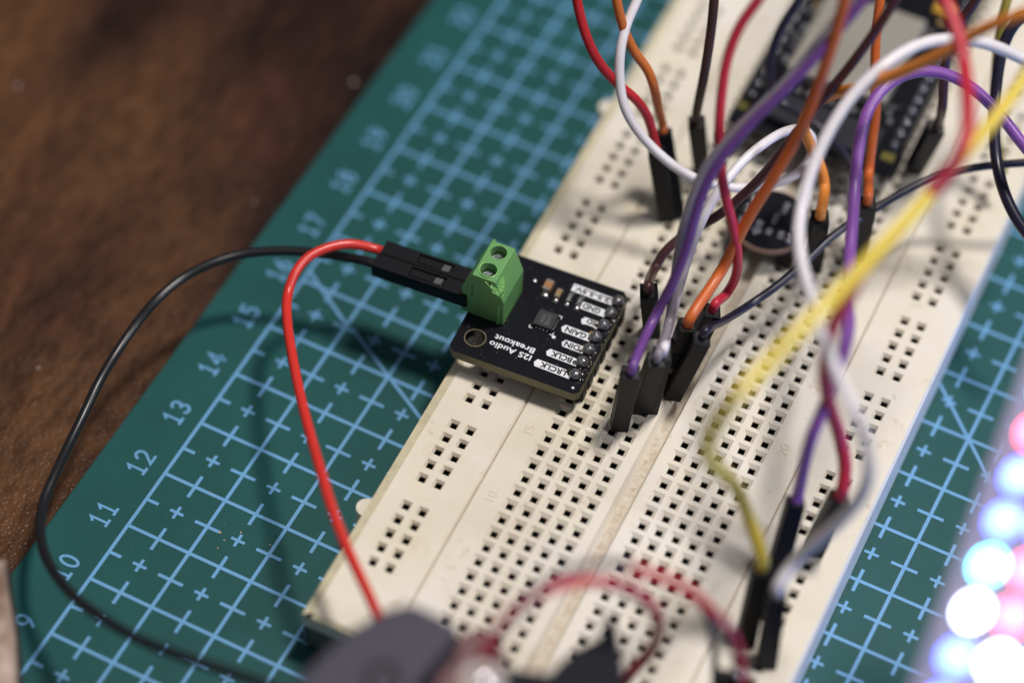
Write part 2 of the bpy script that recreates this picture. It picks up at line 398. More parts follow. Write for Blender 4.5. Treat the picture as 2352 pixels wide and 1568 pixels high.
# outer sides with worn chamfers
zc = ZB - CH * PIT * .9
def side(p0, p1, q0, q1):   # p = top edge line (a,n), q = wall line
    quad([bd(*p0, ZB), bd(*p1, ZB), bd(*q1, zc), bd(*q0, zc)], 3)
    quad([bd(*q0, zc), bd(*q1, zc), bd(*q1, .08), bd(*q0, .08)], 0)
side((AL + .55, N0 + CH), (AL + .55, N1), (AL, N0), (AL, N1))
quad([bd(AR - CH * .6, N0 + CH, ZB), bd(AR, N0, zc), bd(AR, N1, zc), bd(AR - CH * .6, N1, ZB)], 0)
quad([bd(AR, N0, zc), bd(AR, N0, .08), bd(AR, N1, .08), bd(AR, N1, zc)], 0)
for a0, a1 in ((AL + .55, -2.22), (-1.98, 4.98), (6.02, 13.10), (13.32, AR - CH * .6)):
    quad([bd(a0, N0 + CH, ZB), bd(a1, N0 + CH, ZB), bd(a1, N0, zc), bd(a0, N0, zc)], 3)
quad([bd(AL, N0, zc), bd(AR, N0, zc), bd(AR, N0, .64), bd(AL, N0, .64)], 0)
quad([bd(AL, N0, .64), bd(AR, N0, .64), bd(AR - .1, N0 + .25, .62), bd(AL + .1, N0 + .25, .62)], 0)
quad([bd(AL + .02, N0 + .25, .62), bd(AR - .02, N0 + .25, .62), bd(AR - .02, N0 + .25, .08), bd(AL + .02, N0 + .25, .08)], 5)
quad([bd(AL, N1, ZB), bd(AR, N1, ZB), bd(AR, N1, .08), bd(AL, N1, .08)], 0)
me = D.meshes.new('board_body'); me.from_pydata([tuple(v) for v in V], [], F)
M['grime'] = mat('grime_in_seam', (.36, .27, .18), .8, var=.4, vscale=8)
for m in (M['ivory'], M['dark'], M['dirty'], M['yellowed']): me.materials.append(m)
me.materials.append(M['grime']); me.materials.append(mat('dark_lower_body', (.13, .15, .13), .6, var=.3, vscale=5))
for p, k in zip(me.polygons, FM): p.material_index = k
bmx = bmesh.new(); bmx.from_mesh(me); bmesh.ops.remove_doubles(bmx, verts=bmx.verts, dist=.0005); bmesh.ops.recalc_face_normals(bmx, faces=bmx.faces); bmx.to_mesh(me); bmx.free()
o = obj('board_body', me, None, bb, bb)
b = bmesh.new(); add_prism(b, [bd(AL + .1, N0 + .4)[:2], bd(AR - .1, N0 + .4)[:2], bd(AR - .1, N1 - .1)[:2], bd(AL + .1, N1 - .1)[:2]], .006, .078)
obj('adhesive_backing', b, mat('grey_foam_backing', (.10, .11, .11), .9), bb, bb)
for n in (6.8, 39.5):
    b = bmesh.new(); c = bd(AL - .12, n); add_cyl(b, (c.x, c.y, .30), (c.x, c.y, .80), .16, .15, 24)
    obj('locking_nub', b, M['ivory'], bb, bb, smooth=False)
M['emboss'] = mat('embossed_number', (.67, .59, .47), .5)
for n in range(5, 61, 5):
    for a in (-1.12, 12.12):
        me = text_mesh(str(n), .21, .008, .0)
        me.transform(Matrix.Translation(bd(a, n, ZB + .001)) @ Matrix.Rotation(math.pi / 2 + BTH, 4, 'Z'))
        obj('row_number', me, M['emboss'], bb, bb)
# ------------------------------------------------------------------ amplifier breakout board
PH = .067; PO = Vector((3.04, 14.945, 0)); ZT = 1.40
amp = thing('amplifier_board', (PO.x, PO.y, ZB), 'small black amplifier breakout board with green screw terminal, plugged into the breadboard', 'circuit board', rotz=PH)
TZ = ZT - ZB                         # local z of the board's top face
def q(x, y):                         # measured sheet coordinates -> board's own frame
    c, s = math.cos(-.022), math.sin(-.022); return (c * x - s * y, s * x + c * y)
def pm(name, me, m, parent=None, smooth=False): return obj(name, me, m, parent or amp, None, smooth)
X0, X1, Y0, Y1 = -.035, 1.965, 0, 1.995; cf = .085
hA = q(.243, .344); hB = q(.376, 1.72); hB = (hA[0] + .01, 1.66)
outl = [(X0 + cf, Y0), (X1 - cf * .7, Y0), (X1, Y0 + cf * .7), (X1, Y1 - cf), (X1 - cf, Y1), (X0 + cf, Y1), (X0, Y1 - cf), (X0, Y0 + cf)]
me = curve_mesh(outl, [circle(hA, .150), circle(hB, .150)], TZ - .16, TZ)
o = pm('circuit_substrate', me, [M['pcbedge'], M['pcb']])
for p in o.data.polygons:
    inner = min((Vector((p.center.x, p.center.y)) - Vector(h)).length for h in (hA, hB)) < .17
    p.material_index = 1 if (abs(p.normal.z) > .5 or inner) else 0
for h in (hA, hB):
    b = bmesh.new(); add_ring(b, h, .1475, .158, TZ - .006, TZ + .003); pm('mounting_hole_rim', b, M['brass'], smooth=False)
# pin header under the right edge
b = bmesh.new(); px = q(1.82, 1)[0]; pys = [q(1.82, y)[1] for y in (.345, .590, .835, 1.080, 1.325, 1.570, 1.815)]
pxs = [q(x, y)[0] for x, y in ((1.805, .345), (1.802, .59), (1.80, .835), (1.80, 1.08), (1.815, 1.325), (1.822, 1.57), (1.832, 1.815))]
for y in pys:
    cc = .05; yy = (y - .122, y + .122)
    add_prism(b, [(px - .125 + cc, yy[0]), (px + .135 - cc, yy[0]), (px + .135, yy[0] + cc), (px + .135, yy[1] - cc), (px + .135 - cc, yy[1]), (px - .125 + cc, yy[1]), (px - .125, yy[1] - cc), (px - .125, yy[0] + cc)], .012, TZ - .162)
o = pm('pin_header', b, M['housing']); bevel(o, .006, 1)
for x, y in zip(pxs, pys):
    b = bmesh.new(); add_ball(b, (x, y, TZ + .030), .093, .90); add_cyl(b, (x, y, TZ + .05), (x + .004, y, TZ + .118), .042, .026, 12)
    for v in b.verts: v.co += Vector((random.uniform(-1, 1), random.uniform(-1, 1), random.uniform(-1, 1))) * .0022
    s = pm('solder_joint', b, M['solder'], smooth=True)
    b = bmesh.new()
    for _ in range(7):
        t = random.uniform(0, 6.28); rr = random.uniform(.07, .125)
        add_ball(b, (x + rr * math.cos(t), y + rr * math.sin(t), TZ + .002), random.uniform(.018, .045), .35, 10)
    f = pm('flux_residue', b, M['flux'], s, smooth=True)
b = bmesh.new()
for _ in range(26):
    add_ball(b, (X1 - random.uniform(.0, .05), random.uniform(.25, 1.95), TZ - random.uniform(0, .02)), random.uniform(.012, .03), .5, 8)
pm('flux_smear', b, M['flux'], smooth=True)
b = bmesh.new()
for _ in range(22):
    k = random.choice((3, 4, 5, 6, 2)); add_ball(b, (pxs[k] - random.uniform(.07, .13), pys[k] + random.uniform(-.09, .09), TZ + .003), random.uniform(.008, .02), .4, 8)
pm('amber_flux_residue', b, M['fluxy'], smooth=True)
# pin labels: white flags with knocked-out letters
zs = TZ + .003
def flag(pts, txt, size, cx, cy, wid, bar=False):
    b = bmesh.new(); add_prism(b, [q(*p) for p in pts], TZ + .001, zs); l = pm('pin_label', b, M['silk'])
    me = text_mesh(txt, size, .002, .0038)
    xs = [v.co.x for v in me.vertices]; wv = max(xs) - min(xs); c0 = (max(xs) + min(xs)) / 2
    me.transform(Matrix.Translation((-c0, 0, 0))); me.transform(Matrix.Diagonal((wid / wv, 1, 1, 1)))
    c = q(cx, cy)
    me.transform(Matrix.Translation((c[0], c[1], zs + .002)) @ Matrix.Rotation(math.pi - .022, 4, 'Z'))
    pm('lettering', me, M['silkdark'], l)
    if bar:
        b = bmesh.new(); c2 = q(cx, cy - .075); add_box(b, (c2[0], c2[1], zs + .002), (wid * 1.05, .014, .002)); pm('overline', b, M['silkdark'], l)
def arrow(xt, x0, x1, yc, h): return [(xt, yc), (x0 + .03, yc - h), (x1, yc - h), (x1, yc + h), (x0 + .03, yc + h)]
flag(arrow(1.172, 1.175, 1.74, .318, .066), 'LRCLK', .130, 1.465, .318, .40)
flag(arrow(1.255, 1.262, 1.74, .562, .064), 'BCLK', .130, 1.490, .562, .32)
flag(arrow(1.388, 1.395, 1.735, .805, .064), 'DIN', .130, 1.55, .805, .225)
flag(arrow(1.277, 1.285, 1.74, 1.048, .067), 'GAIN', .130, 1.505, 1.048, .32)
flag(arrow(1.476, 1.482, 1.745, 1.300, .066), 'SD', .112, 1.63, 1.315, .14, True)
flag([(1.373, 1.478), (1.76, 1.478), (1.76, 1.610), (1.373, 1.610)], 'GND', .130, 1.535, 1.546, .27)
flag([(1.130, 1.722), (1.77, 1.722), (1.77, 1.860), (1.130, 1.860)], '2.5-5.5V.', .118, 1.435, 1.79, .56)
for s, cx, cy, wd in (('I2S Audio', .785, .352, .65), ('Breakout', .795, .487, .615)):
    me = text_mesh(s, .135, .002, .0025, spacing=1.05)
    xs = [v.co.x for v in me.vertices]; c0 = (max(xs) + min(xs)) / 2; wv = max(xs) - min(xs)
    me.transform(Matrix.Diagonal((wd / wv, 1, 1, 1)) @ Matrix.Translation((-c0, 0, 0)))
    c = q(cx, cy); me.transform(Matrix.Translation((c[0], c[1], zs)) @ Matrix.Rotation(math.pi - .022, 4, 'Z')); pm('title_lettering', me, M['silk'])
# chip
icc = (1.032, 1.04); c = q(*icc); hz = .075; hs = .146
b = bmesh.new(); add_prism(b, [(c[0] - hs, c[1] - hs), (c[0] + hs, c[1] - hs), (c[0] + hs, c[1] + hs), (c[0] - hs, c[1] + hs)], TZ + .002, TZ + hz)
chip = pm('amplifier_chip', b, M['chip']); bevel(chip, .006, 1)
for s, dx in (('AKK', -.035), ('BAW', .045)):
    me = text_mesh(s, .085, .001, .001); me.transform(Matrix.Translation((c[0] + dx, c[1] + .0, TZ + hz + .001)) @ Matrix.Rotation(math.pi / 2, 4, 'Z')); pm('chip_marking', me, M['chiptext'], chip)
b = bmesh.new()
for k in range(4):
    t = -.082 + .055 * k
    add_ball(b, (c[0] + t, c[1] - hs - .006, TZ + .012), .014, .8, 8); add_ball(b, (c[0] + hs + .008, c[1] + t, TZ + .012), .014, .8, 8)
pm('chip_leads', b, M['metal'], chip, True)
b = bmesh.new(); zl = TZ + .002
for sx, sy in ((-1, -1), (1, 1), (1, -1)):
    ex, ey = c[0] + sx * .182, c[1] + sy * .182
    add_box(b, (ex - sx * .022, ey, zl), (.050, .012, .002)); add_box(b, (ex, ey - sy * .022, zl + .0005), (.012, .05, .002))
add_cyl(b, (c[0] + .21, c[1] - .205, TZ + .001), (c[0] + .21, c[1] - .205, TZ + .003), .028, seg=20)
pm('chip_outline_print', b, M['silk'])
# passives: long side runs away from the camera
def passive(name, cx, cy, wd, ln, hgt, body, cap, txt=None, flip=False):
    c = q(cx, cy); b = bmesh.new(); add_box(b, (c[0], c[1], TZ + hgt / 2 + .004), (wd * .985, ln * .98, hgt * .97)); o = pm(name, b, body); bevel(o, .005, 1)
    for s in (-1, 1):
        b = bmesh.new(); add_box(b, (c[0], c[1] + s * (ln / 2 - cap / 2), TZ + hgt / 2 + .004), (wd, cap, hgt)); e = pm('end_cap', b, M['metal'], o); bevel(e, .012, 2)
        b = bmesh.new(); add_box(b, (c[0], c[1] + s * (ln / 2 + .025), TZ + .008), (wd * .95, .07, .014))
        add_ball(b, (c[0], c[1] + s * (ln / 2 + .012), TZ + .014), wd * .40, .38, 12); pm('solder_fillet', b, M['metal'], o, True)
    if txt:
        me = text_mesh(txt, .062, .001, .001); me.transform(Matrix.Translation((c[0], c[1], TZ + hgt + .0055)) @ Matrix.Rotation(-math.pi / 2 if flip else math.pi / 2, 4, 'Z')); pm('marking', me, M['restext'], o)
passive('capacitor', .822, 1.60, .118, .20, .115, M['capbrown'], .05)
passive('capacitor', 1.005, 1.555, .078, .155, .075, M['captan'], .038)
passive('resistor', 1.178, 1.565, .080, .165, .045, M['resblack'], .032, '1304', True)
passive('resistor', 1.335, 1.560, .080, .165, .045, M['resblack'], .032, '105')
b = bmesh.new(); c = q(.585, 1.66); add_ball(b, (c[0], c[1], TZ + .004), .036, .55, 12); pm('solder_dot', b, M['metal'], smooth=True)
b = bmesh.new(); c = q(1.855, .135); add_cyl(b, (c[0], c[1], TZ + .001), (c[0], c[1], TZ + .008), .022, .018, 16); pm('test_pad', b, M['silk'])
b = bmesh.new()
for x, y in ((.87, .95), (1.19, .76), (.60, 1.22), (1.31, .80), (1.04, .70)):
    c = q(x, y); add_cyl(b, (c[0], c[1], TZ + .0006), (c[0], c[1], TZ + .0012), .012, seg=12)
pm('via_holes', b, M['dark'])
b = bmesh.new()      # fibres and specks stuck to the solder mask
for _ in range(70):
    x, y = random.uniform(.05, 1.7), random.uniform(.05, 1.9); r_ = random.uniform(.002, .0055)
    add_ball(b, (x, y, TZ + .003), r_, .6, 6)
pm('dust_specks', b, mat('dust', (.5, .46, .4), .8))
# terminal block, own frame: x across its depth, y along its two ways
TB = Vector((3.515, 15.684, 0)); TR = .05
inv = (Matrix.Translation(Vector((PO.x, PO.y, ZB))) @ Matrix.Rotation(PH, 4, 'Z')).inverted()
TM = inv @ Matrix.Translation((TB.x, TB.y, ZT)) @ Matrix.Rotation(TR, 4, 'Z')
TW, TL = .665, .690
prof = [(0, .005), (0, .50), (-.145, .905), (-.50, .905), (-.655, .52), (-TW, .50), (-TW, .005)]
b = bmesh.new()
A = [b.verts.new((x, 0, z)) for x, z in prof]; B = [b.verts.new((x, TL, z)) for x, z in prof]; n = len(prof)
b.faces.new(A); b.faces.new(B[::-1])
for i in range(n): b.faces.new((A[(i + 1) % n], A[i], B[i], B[(i + 1) % n]))
bmesh.ops.recalc_face_normals(b, faces=b.faces)
blk = pm('terminal_block', b, M['green']); bevel(blk, .010, 2)
b = bmesh.new(); SC = [(-.325, .175), (-.325, .520)]
for x, y in SC: add_cyl(b, (x, y, .60), (x, y, 1.2), .118, .122, 40)
add_box(b, (-.49, -.0, .545), (.035, .05, .27))
for y in (.175, .52): add_box(b, (-.66, y, .26), (.3, .20, .22))
bmesh.ops.recalc_face_normals(b, faces=b.faces); cut = obj('cut', b, None, amp)
mo = blk.modifiers.new('c', 'BOOLEAN'); mo.object = cut; mo.operation = 'DIFFERENCE'; mo.solver = 'EXACT'; apply_mods(blk); D.objects.remove(cut)
blk.matrix_local = TM
for x, y in SC:
    b = bmesh.new(); add_cyl(b, (x, y, .66), (x, y, .755), .107, .100, 32)
    s = pm('screw', b, M['screw'], blk); b = bmesh.new(); add_box(b, (x, y, .757), (.19, .022, .004), Matrix.Rotation(.9, 3, 'Z')); pm('screw_slot', b, M['dark'], s)
b = bmesh.new(); add_box(b, (-.08, -.012, .22), (.040, .03, .42)); o = pm('rib', b, M['green'], blk); bevel(o, .006, 1)
b = bmesh.new(); add_box(b, (-.475, TL + .012, .88), (.035, .03, .05)); pm('moulding_tab', b, M['green'], blk)
# melted patch at the near corner of the top
b = bmesh.new(); bmesh.ops.create_icosphere(b, subdivisions=5, radius=1)
from mathutils import noise as mn
for v in b.verts:
    p = v.co.copy(); k = 1 + .30 * mn.noise(p * 2.1 + Vector((3, 1, 5))) + .10 * mn.noise(p * 6)
    v.co = Vector((p.x * .118 * k, p.y * .125 * k, p.z * .020 * (1 + .9 * mn.noise(p * 5))))
rotm = Matrix.Rotation(math.radians(58), 4, 'Y') @ Matrix.Rotation(.5, 4, 'Z')
b.transform(Matrix.Translation((-.125, .055, .790)) @ Matrix.Rotation(math.radians(24), 4, 'X') @ Matrix.Rotation(math.radians(48), 4, 'Y'))
pm('melted_patch', b, M['melt'], blk, True)
b = bmesh.new()
rim = [Vector((-.325 + .135 * math.cos(t), .175 + .135 * math.sin(t), .907 + .01 * math.sin(3 * t))) for t in [2.3 + .35 * i for i in range(13)]]
rim += [Vector((-.10, .20, .80)), Vector((-.055, .12, .66)), Vector((-.04, .03, .60)), Vector((-.10, -.012, .66)), Vector((-.20, -.018, .78)), Vector((-.30, -.008, .86))]
add_tube(b, rim, .013, 8); pm('melted_rim', b, M['melt'], blk, True)

# ------------------------------------------------------------------ plug housings and jumper wires
def frame(P0, P1, side):
    z = (P1 - P0).normalized(); x = (side - z * side.dot(z)).normalized(); y = z.cross(x)
    return Matrix((x, y, z)).transposed()
def add_housing(root, P0, P1, side, pin=True, wdt=.250):
    """a crimp plug: mouth at P0, wire enters at P1; its windowed face looks along -y of its frame"""
    R = frame(P0, P1, side); L = (P1 - P0).length; b = bmesh.new(); w = wdt
    def bx(c, s): add_box(b, P0 + R @ Vector(c), s, R)
    bx((0, .022, L * .5), (w, w - .044, L))                       # back and sides
    bx((0, -w / 2 + .022, L * .13), (w, .044, L * .26))            # mouth end
    bx((-w * .41, -w / 2 + .022, L * .45), (w * .18, .044, L * .38)); bx((w * .41, -w / 2 + .022, L * .45), (w * .18, .044, L * .38))
    bx((0, -w / 2 + .026, L * .50), (w * .52, .030, L * .24))      # latch tongue
    bx((0, -w / 2 + .022, L * .815), (w, .044, L * .37))           # wire end
    h = obj('plug_housing', b, M['housing'], root, root); bevel(h, .012, 2)
    b = bmesh.new(); add_box(b, P0 + R @ Vector((0, -w / 2 + .034, L * .325)), (w * .45, .02, L * .075), R)
    add_box(b, P0 + R @ Vector((0, -w / 2 + .030, L * .30)), (w * .45, .03, L * .02), R)
    obj('metal_contact', b, M['contact'], h, None).data.transform(Matrix.Translation(-root.location))
    b = bmesh.new(); add_box(b, P1 + R @ Vector((0, 0, .0015)), (w * .68, w * .68, .003), R); obj('opening_shade', b, M['dark'], h, None).data.transform(Matrix.Translation(-root.location))  # dark plate painted as the shade of the hollow wire end
    if pin:
        b = bmesh.new(); d = (P0 - P1).normalized(); add_cyl(b, P0 - d * .05, P0 + d * .35, .030, .022, 8); obj('metal_pin', b, M['metal'], root, root)
    return h
def pixel_top(P0, x, y, L=1.4, near=True):
    r = ray(x, y); rel = CAM - P0
    a = r.dot(r); bq = 2 * rel.dot(r); cq = rel.dot(rel) - L * L; disc = bq * bq - 4 * a * cq
    s = math.sqrt(max(disc, 0)); t = (-bq - s) / (2 * a) if near else (-bq + s) / (2 * a)
    return CAM + r * t
def depth(P): return (P - CAM).dot(RZ)
def path(pts):
    """points (x, y, depth or None): missing depths are filled in along the line"""
    ds = [p[2] if len(p) > 2 else None for p in pts]; L = [0]
    for a, c in zip(pts, pts[1:]): L.append(L[-1] + math.hypot(c[0] - a[0], c[1] - a[1]))
    known = [i for i, d in enumerate(ds) if d is not None]
    for i in range(len(ds)):
        if ds[i] is None:
            lo = max([k for k in known if k < i]); hi = min([k for k in known if k > i]); t = (L[i] - L[lo]) / (L[hi] - L[lo]); t = t * t * (3 - 2 * t) if False else t
            ds[i] = ds[lo] + (ds[hi] - ds[lo]) * t
    return [at(p[0], p[1], d) for p, d in zip(pts, ds)]
GW = 'jumper wires looping over the breadboard'
def jumper(label, m, pts, base=None, top=None, near=True, zb=ZB + .01, r=.070, side=None, front=False, L=1.4, cat='jumper wire', group=GW):
    """wire through pts; if base/top are given it ends in a plug standing at base"""
    if base is not None:
        P0 = onz(base[0], base[1], zb); P1 = pixel_top(P0, top[0], top[1], L, near)
        pts = list(pts) + [(top[0], top[1], depth(P1))]
        root = thing('jumper_wire', P0, label, cat, group); W = path(pts)
        W[-1] = P1; ax = (P1 - P0).normalized()
        while len(W) > 3 and (W[-2] - P1).length < .45: W.pop(-2)
        W.insert(-1, P1 + ax * .16); W.append(P1 - ax * .12)
        b = bmesh.new(); add_tube(b, W, r); obj('insulation', b, M[m], root, root, True)
        add_housing(root, P0, P1, RX if front else -RX)
    else:
        W = path(pts); root = thing('jumper_wire', W[-1], label, cat, group)
        b = bmesh.new(); add_tube(b, W, r); obj('insulation', b, M[m], root, root, True)
    return root
# --- speaker wires plugged into the green terminal
Pm = Vector((2.93, 15.875, 1.665)); Pw = Vector((1.44, 15.785, 1.615)); ax = (Pm - Pw).normalized(); sd = Vector((-ax.y, ax.x, 0)).normalized()
for s, nm, lab, m, pts in ((1, 'red', 'bright red wire plugged into the green terminal, looping down across the mat', 'red',
        [(900, 1540, 34.8), (886, 1465, 35.0), (862, 1400, 35.3), (835, 1340, 35.6), (800, 1265, 36.0), (765, 1175, 36.4), (735, 1075, 36.9), (712, 995, 37.4), (690, 910, 37.9), (672, 820, 38.4), (660, 740, 38.9), (660, 680, 39.3), (676, 630, 39.4), (705, 593, 39.5), (750, 570, 39.6), (805, 560, 39.7)]),
        (-1, 'black', 'black wire plugged into the green terminal, sweeping over table and mat corner', 'blackwire',
        [(760, 1640, 34.4), (640, 1583, 34.5), (520, 1540, 34.7), (420, 1507, 34.9), (330, 1472, 35.2), (250, 1428, 35.6), (180, 1378, 36.1), (132, 1325, 36.6), (102, 1270, 37.0), (92, 1215, 37.4), (99, 1155, 37.8), (125, 1092, 38.1), (158, 1022, 38.5), (193, 950, 38.8), (226, 880, 39.0), (266, 812, 39.3), (312, 745, 39.5), (362, 686, 39.6), (422, 637, 39.8), (490, 603, 39.9), (560, 583, 40.0), (640, 576, 40.0), (720, 580, 39.95), (790, 590, 39.85)])):
    off = sd * (.130 * s); P0 = Pm + off; P1 = Pw + off + (ax * .02 if s > 0 else ax * 0)
    root = thing('speaker_wire', P1, lab, 'wire', 'speaker wires in the green terminal')
    W = path(pts) + [P1 - ax * .12, P1, P1 + ax * .12]
    b = bmesh.new(); add_tube(b, W, .072); obj('insulation', b, M[m], root, root, True)
    add_housing(root, P0, P1, sd, pin=False, wdt=.252)
    b = bmesh.new(); add_cyl(b, P0, P0 + ax * .2, .03, .025, 8); obj('metal_pin', b, M['metal'], root, root)

# --- group at the top centre
jumper('red jumper wire curving down into the left of two touching plugs', 'red2', [(1318, -60, 38.3), (1326, 5, 38.5), (1342, 70), (1370, 135, 38.9), (1415, 190), (1460, 228, 39.4), (1488, 270), (1500, 312, 39.9)], (1532, 498), (1508, 350), side=RX)
jumper('orange jumper wire curving down into the right of two touching plugs', 'orange', [(1408, -60, 38.6), (1418, 10, 38.8), (1434, 70), (1458, 120, 39.2), (1488, 162), (1502, 200, 39.5), (1512, 250)], (1556, 494), (1524, 303), side=RX)
jumper('brown jumper wire dropping straight into an upright plug', 'brown', [(1645, -70, 39.0), (1640, 5, 39.1), (1632, 80), (1618, 170, 39.6), (1606, 240)], (1613, 398), (1600, 281), side=RX)
# white wire with the big loop
jumper('white jumper wire making a wide loop behind the crossing wires', 'white', [(1490, -70, 39.0), (1466, -5, 39.0), (1440, 55), (1425, 120, 39.0), (1424, 190), (1436, 250, 39.2), (1468, 305), (1515, 355, 39.5), (1568, 395), (1630, 422, 39.6), (1700, 432), (1770, 424, 39.8), (1830, 400), (1862, 360, 39.8), (1868, 325), (1845, 298, 39.3), (1805, 302), (1755, 330, 38.7), (1705, 372), (1660, 425, 38.4), (1625, 480), (1590, 560, 38.6), (1560, 660), (1535, 760, 39.0)], (1490, 935), (1522, 812), side=RX)
# crimson, near
jumper('crimson jumper wire running beside the orange one into a leaning plug', 'crimson', [(1775, -60, 36.0), (1742, 0, 36.2), (1700, 60), (1672, 130, 36.6), (1658, 210), (1652, 300, 37.0), (1656, 390), (1668, 460, 37.6), (1684, 520), (1694, 580, 38.2), (1690, 635), (1668, 675, 38.9)], (1566, 850), (1636, 712), side=RX, near=True)
jumper('rust orange jumper wire with the plug leaning nearest the board channel', 'rust', [(1950, -60, 35.4), (1940, 0, 35.6), (1922, 70), (1898, 145, 36.2), (1868, 230), (1828, 320, 37.0), (1775, 410), (1725, 490, 37.8), (1688, 560), (1655, 625, 38.4), (1618, 690)], (1530, 885), (1580, 745), front=True, r=.082)
jumper('dark brown jumper wire bending into the plug beside the amplifier board', 'dbrown', [(2090, -60, 36.6), (2050, 10, 36.8), (2005, 80), (1950, 155, 37.4), (1880, 240), (1810, 330, 38.2), (1755, 400), (1705, 450, 38.8), (1650, 495), (1580, 535, 39.4), (1530, 575), (1502, 620, 39.5)], (1498, 762), (1490, 668), side=RX)
# grey + purple pair
jumper('grey jumper wire lying alongside the purple one, ending in a plug', 'grey', [(2010, -70, 36.0), (1958, 0, 36.1), (1880, 100), (1790, 205, 36.6), (1700, 290), (1630, 370, 37.2), (1588, 460), (1562, 560, 37.8), (1548, 660), (1538, 740, 38.4), (1528, 790)], (1468, 935), (1508, 826), side=RX)
jumper('purple jumper wire ending in the nearest plug beside the amplifier', 'purple', [(2040, -60, 35.7), (1985, 0, 35.8), (1905, 95), (1815, 195, 36.3), (1725, 285), (1650, 375, 36.9), (1608, 460), (1580, 560, 37.5), (1545, 650), (1500, 735, 38.2), (1462, 800)], (1422, 975), (1450, 855), side=RX)
# long thin black wire from the right edge
jumper('thin black wire crossing low from the right edge to the leaning plugs', 'navy', [(2420, 368, 39.8), (2352, 374, 39.8), (2260, 382), (2160, 402, 40.0), (2070, 444), (1990, 492, 39.8), (1915, 540), (1850, 600, 39.4), (1780, 660), (1715, 704, 39.1), (1660, 738)], (1543, 905), (1612, 775), side=RX, r=.060)
# into the breadboard behind the microphone
jumper('orange jumper wire arching from the top right into a plug beside the round module', 'tang', [(2440, 10, 34.8), (2352, 32, 35.0), (2255, 68), (2165, 122, 36.0), (2085, 160), (1990, 196, 37.0), (1910, 218), (1862, 250, 38.6), (1845, 290), (1862, 335, 39.4), (1885, 385), (1894, 430, 39.7), (1888, 470)], (1866, 612), (1884, 498), r=.080)
jumper('rust coloured jumper wire standing straight up behind the purple arc', 'rust', [(2030, -60, 39.0), (2022, 0, 39.1), (2014, 60), (2010, 130, 39.4), (2010, 200), (2012, 260, 39.7), (2003, 330), (1995, 400, 40.0)], (1968, 590), (1992, 466), side=RX)
jumper('white jumper wire arching over at the top right and falling in front of the breadboard', 'white', [(2440, 180, 38.0), (2352, 137, 37.8), (2270, 102), (2190, 90, 37.2), (2110, 103), (2030, 150, 36.8), (1962, 215), (1905, 300, 36.6), (1862, 395), (1838, 490, 36.4), (1836, 570), (1850, 640, 35.6), (1872, 710), (1892, 780, 34.4), (1925, 860), (1955, 930, 33.8), (1985, 1000), (1996, 1070, 34.0), (1982, 1130), (1940, 1185, 34.6), (1880, 1240), (1825, 1290, 35.4), (1796, 1330)], (1760, 1520), (1785, 1362), r=.084)
jumper('purple jumper wire arching at the right then twisting down to its plug', 'lilac', [(2430, 420, 38.6), (2352, 335, 38.6), (2295, 262), (2230, 200, 38.4), (2160, 167), (2090, 168, 38.2), (2030, 203), (1990, 262, 38.0), (1972, 340), (1963, 430, 37.8), (1957, 520), (1951, 600, 37.2), (1945, 680), (1950, 745, 36.0), (1940, 800), (1912, 880, 35.4), (1893, 935), (1865, 1000, 35.6), (1846, 1070)], (1775, 1340), (1828, 1150), r=.084)
jumper('red jumper wire under the yellow one, twisting once and ending in a short plug', 'crimson', [(2150, -60, 35.2), (2170, 0, 35.2), (2200, 80), (2216, 160, 34.9), (2222, 240), (2218, 320, 33.6), (2184, 388), (2118, 466, 33.9), (2044, 552), (1982, 622, 34.0), (1948, 684), (1918, 740, 34.4), (1900, 800), (1894, 860, 35.0), (1905, 930), (1928, 1000, 36.0), (1941, 1070)], (1868, 1262), (1928, 1140), r=.092)
jumper('bright yellow jumper wire crossing diagonally in front and ending near the bottom right', 'yellow', [(2420, 70, 34.8), (2352, 180, 34.8), (2290, 265), (2210, 360, 34.2), (2120, 465), (2030, 560, 33.4), (1940, 655), (1850, 745, 32.4), (1770, 825), (1695, 905, 32.2), (1640, 975), (1622, 1025, 33.2), (1645, 1072), (1685, 1110, 34.8), (1715, 1175), (1733, 1240, 36.0)], (1712, 1470), (1748, 1305), r=.090)
jumper('thick black wire arching down past the right edge of the board', 'navy', [(2420, 40, 39.3), (2352, 38, 39.4), (2326, 62), (2305, 105, 39.5), (2293, 160), (2286, 225, 39.6), (2284, 300), (2290, 375, 39.4), (2306, 440), (2332, 497, 39.0), (2370, 550, 38.8), (2420, 600, 38.6)], r=.085)
jumper('olive wire standing behind the thick black one at the right', 'olive', [(2330, -60, 40.0), (2308, 20, 40.0), (2293, 100), (2286, 180, 40.4), (2284, 260), (2290, 330, 40.9), (2305, 400, 41.0)])
jumper('black wire curving over the silver shield of the controller board', 'navy', [(1870, -70, 40.6), (1836, 0, 40.7), (1796, 62), (1772, 125, 41.0), (1768, 185), (1790, 232, 41.2), (1840, 262), (1895, 305, 41.0), (1940, 355), (1965, 400, 41.0), (1975, 440, 41.4)])
jumper('brown wire dropping into the leaning plug at the right of the controller board', 'dbrown', [(2262, -40, 38.6), (2235, 10, 38.8), (2200, 60), (2176, 120, 39.2), (2168, 190), (2165, 245, 39.8)], (2098, 388), (2150, 292), side=RX)
